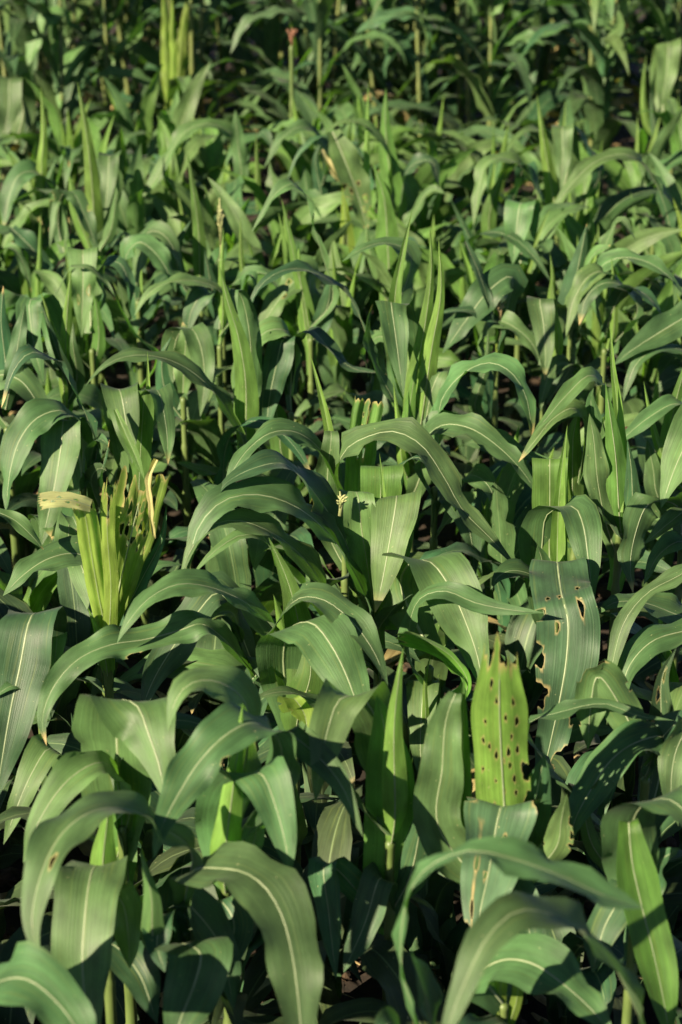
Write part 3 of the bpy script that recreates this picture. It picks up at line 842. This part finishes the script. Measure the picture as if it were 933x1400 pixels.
# -------------------------------------------------------------- farther back
maize('maize plant at the upper left edge with a large shiny leaf bent over', 22, 190, [
    ('32,150,-.08 20,112,-.02 14,108,.0 12,150,.06 2,200,.12', .12, 'm', dict(hang=1)),
    ('35,200,0 38,160,0 30,130,0', .05, 'd', dict(spear=1)),
    ('50,240,.02 45,200,.02 30,180,.04', .06, 'd'),
], low=2, phrase='the shiny bent leaf')

maize('maize plant with a short stout spear above a leaf curled left', 58, 285, [
    ('58,300,.0 57,230,.0 60,180,.0 56,117,.0', .055, 'y'),
    ('76,260,-.03 52,236,0 28,238,.03 14,265,.06 4,315,.1', .09, 'm', dict(look=.7)),
    ('60,300,.0 66,250,.0 78,215,.0', .06, 'm', dict(spear=1)),
    ('50,330,.05 54,340,.05 55,293,.05', .03, 'y'),
    ('72,270,.0 85,230,.0 90,200,.03 95,230,.07', .06, 'm', dict(look=.6)),
], low=2, phrase='the short stout spear')

maize('maize plant with one tall tapering spear and a leaf draped right of it', 130, 325, [
    ('130,340,.0 127,265,.0 120,195,.0 106,110,.0', .072, 'y'),
    ('150,270,-.05 153,215,-.01 150,211,.0 148,250,.05 143,300,.08', .08, 'm', dict(hang=1)),
    ('150,320,0 158,280,0 163,235,0', .045, 'l', dict(spear=1)),
    ('120,330,0 105,290,.0 95,240,0', .05, 'u'),
    ('150,340,.02 170,320,.03 182,330,.06', .05, 'd'),
], low=2, phrase='the tall tapering spear')

maize('maize plant with a long pale strap leaf slanting down to the left', 325, 245, [
    ('338,220,-.02 315,181,0 286,169,.03 255,179,.06 231,212,.1 205,257,.14 164,305,.18', .062, 'l', dict(look=.9)),
    ('330,250,0 345,200,.0 360,180,.03 375,210,.07', .06, 'd', dict(look=.5)),
    ('330,240,.02 325,190,.02 322,150,.02', .06, 'm', dict(hang=1)),
], low=2, phrase='the pale strap leaf')

maize('maize plant with a nibbled leaf hooking down beside a thin spear', 88, 345, [
    ('80,310,-.03 85,267,0 99,262,.02 114,290,.05 126,320,.07 135,352,.09', .068, 'm', dict(hang=1, lat=20, bites=3)),
    ('90,300,0 80,275,.02 72,310,.05 68,340,.07', .03, 'm'),
    ('16,312,0 40,335,.03 60,360,.06 72,385,.08', .075, 'd', dict(free=1)),
    ('54,410,.1 54,350,.1 56,290,.1', .03, 'y'),
    ('-5,352,.08 15,338,.1 30,355,.12 43,400,.15', .034, 'm', dict(free=1)),
], low=2, phrase='the nibbled hooked leaf')

maize('maize plant with a needle-thin spear over a dark broad blade', 274, 375, [
    ('274,390,0 272,320,.0 266,270,.0 256,206,.0', .052, 'u', dict(prof=prof_spear)),
    ('250,390,0 242,340,0 262,300,.0', .06, 'd', dict(spear=1)),
    ('285,390,.0 300,350,.0 310,330,.02', .06, 'm', dict(hang=1)),
    ('262,400,.04 225,370,.06 205,385,.1', .06, 'm', dict(look=.5)),
], low=2, phrase='the needle-thin spear')

maize('maize plant just putting up a slender pale tassel', 303, 385, [
    ('332,400,.0 330,350,.0 329,295,.0', .03, 'y'),
    ('310,400,0 340,375,.02 365,375,.05 385,400,.08', .06, 'm', dict(look=.5)),
    ('296,420,.0 285,370,.0 280,340,.0', .06, 'd', dict(spear=1)),
], low=2, phrase='the slender tassel', stalk_h=.62)
TASSEL_AT = PLANTS[-1]

maize('maize plant with a pale hook leaf beside a thin dark arch', 440, 255, [
    ('448,215,-.02 430,180,0 408,174,.03 385,190,.06 361,230,.1', .062, 'm', dict(look=.7)),
    ('506,255,.04 501,222,.05 478,195,.06 441,186,.08 410,208,.11 391,252,.14', .032, 'd', dict(look=.4)),
    ('352,290,.0 352,240,.0 350,180,.0', .028, 'y', dict(free=1)),
    ('440,270,0 432,220,.0 440,190,0', .06, 'd', dict(spear=1)),
    ('425,300,0 420,260,.0 415,225,.0', .07, 'm', dict(hang=1)),
], low=2, phrase='the thin dark arch')

maize('maize plant with a large drilled leaf edged in dry straw colour', 470, 290, [
    ('455,180,-.04 465,203,-.01 480,240,.02 492,275,.05 502,315,.08', .115, 'l', dict(look=.9, free=1, holes=[(.3, .55, .1, .02), (.5, .7, .12, .03), (.2, .8, .1, .02), (-.4, .6, .1, .03), (.85, .85, .3, .05)], bites=4)),
    ('440,205,.0 452,228,.02 464,250,.03', .03, 'p', dict(free=1, dryall=.6, ragged=.1)),
    ('475,340,0 472,290,0 468,255,0', .06, 's', dict(prof=prof_spear)),
], low=2, phrase='the drilled straw-edged leaf')

maize('maize plant with a broad upright leaf half in shadow below a pale spear', 530, 350, [
    ('532,390,0 530,330,0 525,270,.0 510,222,.0', .10, 'u', dict(prof=prof_spear, fold=.2)),
    ('540,360,.0 560,330,.02 575,345,.06', .05, 'd'),
    ('520,380,.0 505,340,.0 500,300,.0', .05, 'l', dict(spear=1)),
], low=2, phrase='the half-shadowed upright leaf')

maize('maize plant rising to one wide pale lance-shaped spear', 536, 285, [
    ('540,330,0 536,260,.0 529,200,.0 527,160,.0 528,120,.0', .105, 'u', dict(prof=prof_spear, fold=.25)),
    ('502,280,.0 502,210,.0 504,110,.0', .035, 'y'),
    ('545,290,0 560,230,.0 590,220,.03 600,260,.07', .07, 'd', dict(look=.5)),
    ('530,200,0 500,172,.02 470,165,.03 440,185,.06', .045, 'l', dict(look=.9)),
    ('560,300,.02 590,260,.03 610,265,.06', .06, 'm', dict(look=.7)),
], low=2, phrase='the lance-shaped spear')

maize('maize plant with a pale drooping tip and a dark pocket under its fold', 716, 300, [
    ('736,280,-.03 718,232,-.01 690,216,.0 667,222,.03 656,252,.06 647,310,.1', .075, 'l', dict(look=.5)),
    ('700,290,0 722,225,.0 735,255,.03 745,280,.06', .06, 'd', dict(look=-.1)),
    ('670,320,.0 675,270,.0 690,235,0', .06, 'u'),
    ('650,340,.0 630,300,.0 615,270,.02', .06, 'd', dict(spear=1)),
], low=2, phrase='the pale drooping tip')

maize('maize plant with a big curved blade sweeping left from a black shadowed fold', 895, 300, [
    ('922,300,-.03 896,247,-.01 860,212,.0 815,221,.04 775,260,.09 746,312,.13', .072, 'l', dict(look=.6)),
    ('915,330,0 905,270,.0 880,225,.02 862,215,.03', .07, 'd', dict(look=-.3)),
    ('925,380,.02 935,320,.02 920,270,.02', .06, 's', dict(prof=prof_spear)),
    ('880,330,0 870,290,.0 862,262,.0', .05, 'l', dict(spear=1)),
], low=2, phrase='the big curved blade')

maize('maize plant with a flared vase-like leaf over a long right-hand arch', 712, 360, [
    ('716,310,-.05 716,279,-.01 711,280,.02 706,320,.05 701,362,.08', .105, 'm', dict(hang=1)),
    ('640,360,.0 648,329,.02 673,317,.04 706,328,.07 736,358,.1 753,385,.12', .066, 'm', dict(look=.6)),
    ('700,390,0 690,350,0 680,335,0', .05, 'd', dict(spear=1)),
], low=2, phrase='the flared vase-like leaf')

maize('maize plant with a tall bright spear and shaded flap right of it', 763, 285, [
    ('766,330,.0 755,260,.0 745,200,.0 734,128,.0', .07, 'y'),
    ('778,220,-.04 771,176,-.01 769,173,.0 770,210,.04 766,262,.07', .085, 'm', dict(hang=1)),
    ('820,240,0 800,190,.0 785,170,.02', .06, 'd', dict(look=-.2)),
    ('768,390,.1 770,340,.1 766,285,.1', .028, 'y'),
], low=2, phrase='the tall bright spear')

maize('maize plant with one dark backlit triangular blade standing upright', 782, 415, [
    ('780,440,.0 784,400,.0 794,350,.0 803,305,.0', .10, 'd', dict(spear=1)),
    ('800,370,.02 815,345,.03 835,335,.05', .06, 'l', dict(look=.9)),
    ('755,420,.0 756,380,.0 752,345,.0', .03, 'y'),
    ('800,430,-.03 830,330,-.02 850,300,.0 870,330,.04', .055, 'm', dict(look=.6)),
], low=2, phrase='the dark triangular blade')

maize('maize plant at the upper right with a tall broad leaf bent at its top', 908, 160, [
    ('905,120,-.04 912,64,-.01 914,58,.0 912,100,.05 902,150,.09', .115, 'l', dict(hang=1)),
    ('885,170,0 880,120,0 884,75,0', .04, 'y'),
    ('900,200,.02 893,160,.02 890,120,.02', .05, 'd', dict(spear=1)),
], low=2, phrase='the tall bent leaf at upper right')

# ================================================================== parts of single plants
def tassel(root_xy, h0, h1, n, mat, parent, name='tassel', spread=.05):
    V = []; F = []
    def add(pts, rad, seg=5):
        v, f = tube(None, pts, rad, None, None, seg)
        o = len(V); V.extend(v); F.extend(tuple(i + o for i in q) for q in f)
    add([(0, 0, h0), (.003, .002, (h0 + h1) / 2), (0, .004, h1)], [.004, .004, .0015])
    for k in range(n):
        a = RNG.random() * 6.283; z = h0 + (h1 - h0) * RNG.uniform(.25, .6); L = (h1 - z) * RNG.uniform(.7, 1)
        s = RNG.uniform(.3, 1) * spread
        pts = [(0, 0, z), (s * .5 * math.cos(a), s * .5 * math.sin(a), z + L * .6), (s * math.cos(a), s * math.sin(a), z + L)]
        add(pts, [.0025, .0028, .001])
        for q in range(6):
            t = .3 + .12 * q
            p = np.array(pts[0]) * (1 - t) + np.array(pts[2]) * t
            d = np.array([RNG.uniform(-1, 1), RNG.uniform(-1, 1), .6]) * .008
            add([p, p + d * .6, p + d], [.0012, .0022, .0005], 4)
    return mesh_obj(name, V, F, mat, parent)

by_label = {o['label']: o for o in scene.objects if o.parent is None and 'label' in o}
t_root = by_label['maize plant just putting up a slender pale tassel']
tassel(None, .58, .79, 5, M_TASSEL, t_root, spread=.022)
v_root = by_label['maize plant with a V of two leaves and a great arch sweeping left']
ts = tassel(None, 0, .045, 3, M_TASSEL, v_root, 'dried_tassel', .018)
p = at_y(465, 705, v_root.location[1] - .03); ts.location = tuple(p - np.array([v_root.location[0], v_root.location[1], 0]))
w_root = by_label['maize plant with a wide grey-green leaf sloping to lower left and dry bud']
ts = tassel(None, 0, .06, 4, M_STRAW, w_root, 'dried_tassel', .02)
p = at_y(683, 440, w_root.location[1] - .01); ts.location = tuple(p - np.array([w_root.location[0], w_root.location[1], 0]))

# ================================================================== the plants between
def near(x, y, r):
    return any((x - a) ** 2 + (y - b) ** 2 < r * r for a, b in PLANTS)

FILL = []
def put(x, y, h, spears, n, **kw):
    root = empty('maize_plant', (x, y, 0), '', 'maize plant', GROUP)
    org = np.array([x, y, 0])
    PLANTS.append((x, y))
    wild_plant(root, h, spears, n, org, **kw)
    FILL.append((root, h, spears, n, kw))
    return root

Yfront = at_z(466, 1500, .45)[1]; Ymid = at_z(466, 400, .6)[1]; Yend = at_z(466, 118, .7)[1]; print('YEND', Yend)
# low plants between the traced ones; taller unseen ones added to cast shade
y = .95
while y < Ymid:
    half = (y / math.cos(PITCH) + .5) * (470 / FPX) + .12
    x = -half - .45 + RNG.uniform(0, .1)
    while x < half:
        X, Y = x + RNG.uniform(-.06, .06), y + RNG.uniform(-.06, .06)
        if not near(X, Y, .095):
            lit = Y > 3.05 and RNG.random() < .6  # the others take leaf colours darkened to carry the shade
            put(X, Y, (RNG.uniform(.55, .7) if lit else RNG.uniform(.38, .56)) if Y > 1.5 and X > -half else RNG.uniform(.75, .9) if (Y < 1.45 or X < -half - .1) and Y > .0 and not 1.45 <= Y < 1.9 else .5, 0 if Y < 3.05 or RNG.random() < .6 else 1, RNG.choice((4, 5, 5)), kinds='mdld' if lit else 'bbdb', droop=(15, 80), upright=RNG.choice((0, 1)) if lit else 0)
        x += .19 if 1.9 < y < 3.3 else .24
    y += .19 if 1.9 < y < 3.3 else .24
# the open canopy behind
Yback = at_z(466, 190, .65)[1]
y = Ymid
while y < Yend:
    half = (y / math.cos(PITCH) + .4) * (470 / FPX) + .15
    x = -half - .4 + RNG.uniform(0, .15)
    while x < half:
        X, Y = x + RNG.uniform(-.08, .08), y + RNG.uniform(-.09, .09)
        if not near(X, Y, .145):
            far = min(1, max(0, (Y - Yback) / .6))
            put(X, Y, RNG.uniform(.70, .86) + .12 * far, RNG.choice((1, 2, 2, 3)), RNG.choice((4, 5, 5)), kinds='mmldmd', rib=False, droop=(30, 85), w=(.05, .085), upright=RNG.choice((2, 2, 3)))
        x += .25
    y += .235

# ================================================================== the tall mature block at the back
TALL = []
def tall_plant(x, y, h, n=9, r=None, lean=None):
    root = empty('tall_maize_plant', (x, y, 0), '', 'maize plant', 'tall mature maize plants behind the field')
    org = np.array([x, y, 0])
    stalk(root, h, r or RNG.uniform(.008, .012), M_STALK_OLD, 9, lean or (RNG.uniform(-.1, .1), RNG.uniform(-.08, .08)))
    az = RNG.random() * 6.283
    for k in range(n):
        wild_leaf(root, az + (k % 2) * math.pi + RNG.uniform(-.5, .5), .08 + (h - .45) * (k / n) ** 1.4, RNG.uniform(.55, .8), RNG.uniform(.05, .085),
                  RNG.choice('mdddml'), RNG.uniform(50, 82), RNG.uniform(30, 85), org=org, n=14, nc=4,
                  dryall=.75 if (k == 0 and RNG.random() < .7) else 0.0)
    TALL.append((root, h, n))
    return root
TL = {35: [('95,40,0 88,17,.02 66,25,.05 50,50,.08 42,75,.1 25,98,.13', .075, 'l')],
      437: [('420,40,0 398,17,.02 364,19,.05 335,32,.08 315,74,.12', .05, 'g')],
      583: [('590,40,0 560,19,.02 519,26,.06 486,46,.1', .075, 'g')],
      75: [], 675: [('690,60,0 720,50,.03 745,62,.06', .06, 'm'), ('672,20,.02 690,0,.03 705,-20,.03', .05, 'l')],
      822: [('826,70,0 845,40,.02 858,0,.02 865,-40,.02', .07, 'l'), ('818,50,0 805,20,.02 790,-10,.03', .05, 'm')]}
for px, lv in TL.items():
    X = at_y(px, 60, 8.02)[0]
    t = tall_plant(X, 8.02, RNG.uniform(1.5, 1.8), 14, .010, (RNG.uniform(-.06, .06), 0))
    for s, w, k in lv:
        build_leaf(t, np.array([X, 8.02, 0]), [at_y(x, y_, 8.02 - d) for x, y_, d in tr(s)], w, k, rib=False, look=.8)
y = 8.3; row = 0
while y < 11.7:
    half = (y / math.cos(PITCH)) * (470 / FPX) + .25
    x = -half + RNG.uniform(0, .2)
    while x < half:
        r = tall_plant(x + RNG.uniform(-.05, .05), y + RNG.uniform(-.08, .08), RNG.uniform(1.5, 1.9), 13 if row < 4 else 8)
        x += (.40, .30, .26, .25, .25)[min(row, 4)]
    y += .55; row += 1

# the two early stalks that stand clear of the block
b = at_z(236, 118, .58)
r1 = empty('maize_plant', (b[0], b[1], 0), 'maize plant with a thick pale yellow sheathed stalk standing before the tall block', 'maize plant', GROUP)
o1 = np.array([b[0], b[1], 0]); stalk(r1, 1.0, .02, M_STALK_OLD, 4)
for s, w in (('228,150 228,90 226,40 222,-20', .06), ('240,150 246,90 250,40 262,-30', .06), ('236,150 236,70 236,-10', .05)):
    build_leaf(r1, o1, [at_y(*q, b[1] - .03) for q in tr(s)], w, 's', 'young_leaf', rib=False, lat=0, look=0, fold=.5, prof=prof_spear)
for a in (.3, 3.3, 5.0): wild_leaf(r1, a, .5, .5, .06, 'm', 60, 60, org=o1)
b = at_z(400, 190, .5)
r2 = empty('maize_plant', (b[0], b[1], 0), 'maize plant with a thin bare stalk topped by a reddish dried tuft', 'maize plant', GROUP)
o2 = np.array([b[0], b[1], 0]); top = at_y(404, 62, b[1])[2]
stalk(r2, top, .012, M_STALK, 4)
ts = tassel(None, 0, .085, 8, M_SILK, r2, 'silk_tuft', .022); ts.location = (0, 0, top - .02)
for a in (.5, 3.4, 4.6): wild_leaf(r2, a, .35, .5, .06, 'm', 70, 60, org=o2)
PLANTS += [(r1.location[0], r1.location[1]), (r2.location[0], r2.location[1])]

# ================================================================== labels of the plants between
def near_hero(root, z):
    px, py = project((root.location[0], root.location[1], z))
    best = sorted((math.hypot(px - hx, py - hy), hx, hy, ph) for hx, hy, ph in HEROES if ph)
    return px, py, best
used = set(o['label'] for o in scene.objects if o.get('label'))
SIZES = ('low', 'small', 'stocky', 'slim', 'leafy', 'open', 'bushy', 'compact')
def label_fill():
    rows = {}
    for root, h, spears, n, kw in FILL:
        px, py, best = near_hero(root, .5 * h)
        size = 'low shaded' if h < .6 else ('small dark' if h < .75 else ('medium-height' if h < .97 else 'full-sized'))
        sp = {0: 'without a spear', 1: 'with one upright spear', 2: 'with two upright spears', 3: 'with three upright spears'}[spears]
        done = None
        for d, hx, hy, ph in best[:14]:
            dx, dy = px - hx, py - hy
            if abs(dx) > 1.6 * abs(dy): rel = 'right of' if dx > 0 else 'left of'
            elif abs(dy) > 1.6 * abs(dx): rel = 'in front of' if dy > 0 else 'behind'
            else: rel = ('in front and right of' if dx > 0 else 'in front and left of') if dy > 0 else ('behind and right of' if dx > 0 else 'behind and left of')
            for lab in (f'{size} maize plant {rel} {ph}', f'{size} maize plant {sp}, {rel} {ph}'):
                if len(lab.split()) <= 16 and lab not in used:
                    done = lab; break
            if done: break
        if not done: done = f'{size} maize plant {sp} at {int(px)}'
        used.add(done); root['label'] = done
label_fill()
ORD = ['first', 'second', 'third', 'fourth', 'fifth', 'sixth', 'seventh', 'eighth', 'ninth', 'tenth', 'eleventh', 'twelfth', 'thirteenth', 'fourteenth', 'fifteenth', 'sixteenth', 'seventeenth', 'eighteenth', 'nineteenth', 'twentieth', 'twenty-first', 'twenty-second', 'twenty-third', 'twenty-fourth', 'twenty-fifth', 'twenty-sixth']
rows = {}
for root, h, n in TALL:
    rows.setdefault(max(0, round((root.location[1] - 8.3) / .55)), []).append(root)
ROWN = ['front row', 'second row', 'third row', 'fourth row', 'fifth row', 'sixth row', 'back row', 'rearmost row']
for k, rs in rows.items():
    rs.sort(key=lambda o: o.location[0])
    for i, o in enumerate(rs):
        o['label'] = f'tall mature maize plant with jointed yellow stalk, {ORD[i]} from the left in the {ROWN[k]}'

# ================================================================== the ground
g = []
n = 90
xs = np.linspace(-1, 1, n + 1)
V = [(math.copysign(abs(a) ** 2.2, a) * 60, 8 + math.copysign(abs(b_) ** 2.2, b_) * 60, 0) for b_ in xs for a in xs]
rs = np.random.RandomState(3)
V = [(x, y, z + (rs.rand() - .5) * .015 - .006) for x, y, z in V]
F = [(i * (n + 1) + j, i * (n + 1) + j + 1, (i + 1) * (n + 1) + j + 1, (i + 1) * (n + 1) + j) for i in range(n) for j in range(n)]
gr = mesh_obj('ground', V, F, M_SOIL); gr['kind'] = 'structure'; gr['label'] = 'dark brown field soil under the maize'
V = []; F = []
def clod(c, r):
    o = len(V); k = 7
    V.append(c + np.array([0, 0, r * rs.uniform(.5, .8)]))
    for lv, (zz, rr) in enumerate(((.35, .8), (-.1, 1.0))):
        for a in range(k):
            th = a / k * 6.283 + lv * .4
            V.append(c + np.array([math.cos(th) * r * rr * rs.uniform(.75, 1.2), math.sin(th) * r * rr * rs.uniform(.75, 1.2), r * zz * rs.uniform(.8, 1.1)]))
    for a in range(k):
        q = (a + 1) % k
        F.append((o, o + 1 + a, o + 1 + q)); F.append((o + 1 + a, o + 1 + k + a, o + 1 + k + q, o + 1 + q))
for _ in range(2600):
    y = rs.uniform(1.6, 7.5); half = y * .2 + .25
    clod(np.array([rs.uniform(-half, half), y, .0]), rs.gamma(2, .006) + .004)
cl = mesh_obj('soil_clods', V, F, M_CLOD, smooth=False); cl['kind'] = 'stuff'; cl['label'] = 'crumbly brown soil clods between the stalks'
V = []; F = []
for _ in range(700):
    y = rs.uniform(1.6, 9.5); half = y * .2 + .25
    c = np.array([rs.uniform(-half, half), y, .018]); a = rs.rand() * 6.28; L = rs.uniform(.03, .14); w = rs.uniform(.003, .012)
    d = np.array([math.cos(a), math.sin(a), 0]); s = np.array([-d[1], d[0], 0]); o = len(V)
    for t in range(5):
        k = t / 4
        cc = c + d * L * (k - .5) + np.array([0, 0, .02 * math.sin(k * 3.14) * rs.rand()])
        ww = w * math.sin(.35 + 2.4 * k)
        V.extend([cc - s * ww, cc + np.array([0, 0, ww * .5]), cc + s * ww])
    for t in range(4):
        b_ = o + t * 3
        F.append((b_, b_ + 1, b_ + 4, b_ + 3)); F.append((b_ + 1, b_ + 2, b_ + 5, b_ + 4))
st = mesh_obj('leaf_litter', V, F, M_STRAW); st['kind'] = 'stuff'; st['label'] = 'dry straw-coloured maize leaf scraps on the soil'

# ================================================================== light
SUN_DIR = np.array([-.67, -.61, .50]); SUN_DIR /= np.linalg.norm(SUN_DIR)
elev = math.asin(SUN_DIR[2]); azim = math.atan2(SUN_DIR[0], SUN_DIR[1])
world = bpy.data.worlds.new('World'); scene.world = world; world.use_nodes = True
nt = world.node_tree; nt.nodes.clear()
sky = nt.nodes.new('ShaderNodeTexSky'); sky.sky_type = 'NISHITA'; sky.sun_disc = False
sky.air_density = .35; sky.dust_density = .2; sky.sun_elevation = elev; sky.sun_rotation = azim
bg = nt.nodes.new('ShaderNodeBackground'); bg.inputs[1].default_value = .05
wo = nt.nodes.new('ShaderNodeOutputWorld')
nt.links.new(sky.outputs[0], bg.inputs[0]); nt.links.new(bg.outputs[0], wo.inputs[0])
sl = bpy.data.lights.new('sun', 'SUN'); sl.energy = 5.0; sl.angle = math.radians(.5); sl.color = (1, .86, .60)
so = bpy.data.objects.new('sun', sl); COL.objects.link(so)
so.rotation_euler = Vector(tuple(SUN_DIR)).to_track_quat('Z', 'Y').to_euler()
so.location = tuple(SUN_DIR * 20)

# ================================================================== camera
cam = bpy.data.cameras.new('camera'); co = bpy.data.objects.new('camera', cam); COL.objects.link(co)
co.location = (0, 0, CAM_Z); co.rotation_euler = (math.pi / 2 - PITCH, 0, 0)
cam.sensor_fit = 'VERTICAL'; cam.sensor_height = 36; cam.sensor_width = 24; cam.lens = 70
cam.clip_start = .05; cam.clip_end = 400
cam.dof.use_dof = True; cam.dof.focus_distance = 3.75; cam.dof.aperture_fstop = 4.2
scene.camera = co
scene.view_settings.view_transform = 'Standard'; scene.view_settings.look = 'None'
scene.view_settings.exposure = 1.6; scene.view_settings.gamma = 1
scene.cycles.max_bounces = 8; scene.cycles.transmission_bounces = 6; scene.cycles.diffuse_bounces = 4
scene.cycles.use_denoising = True
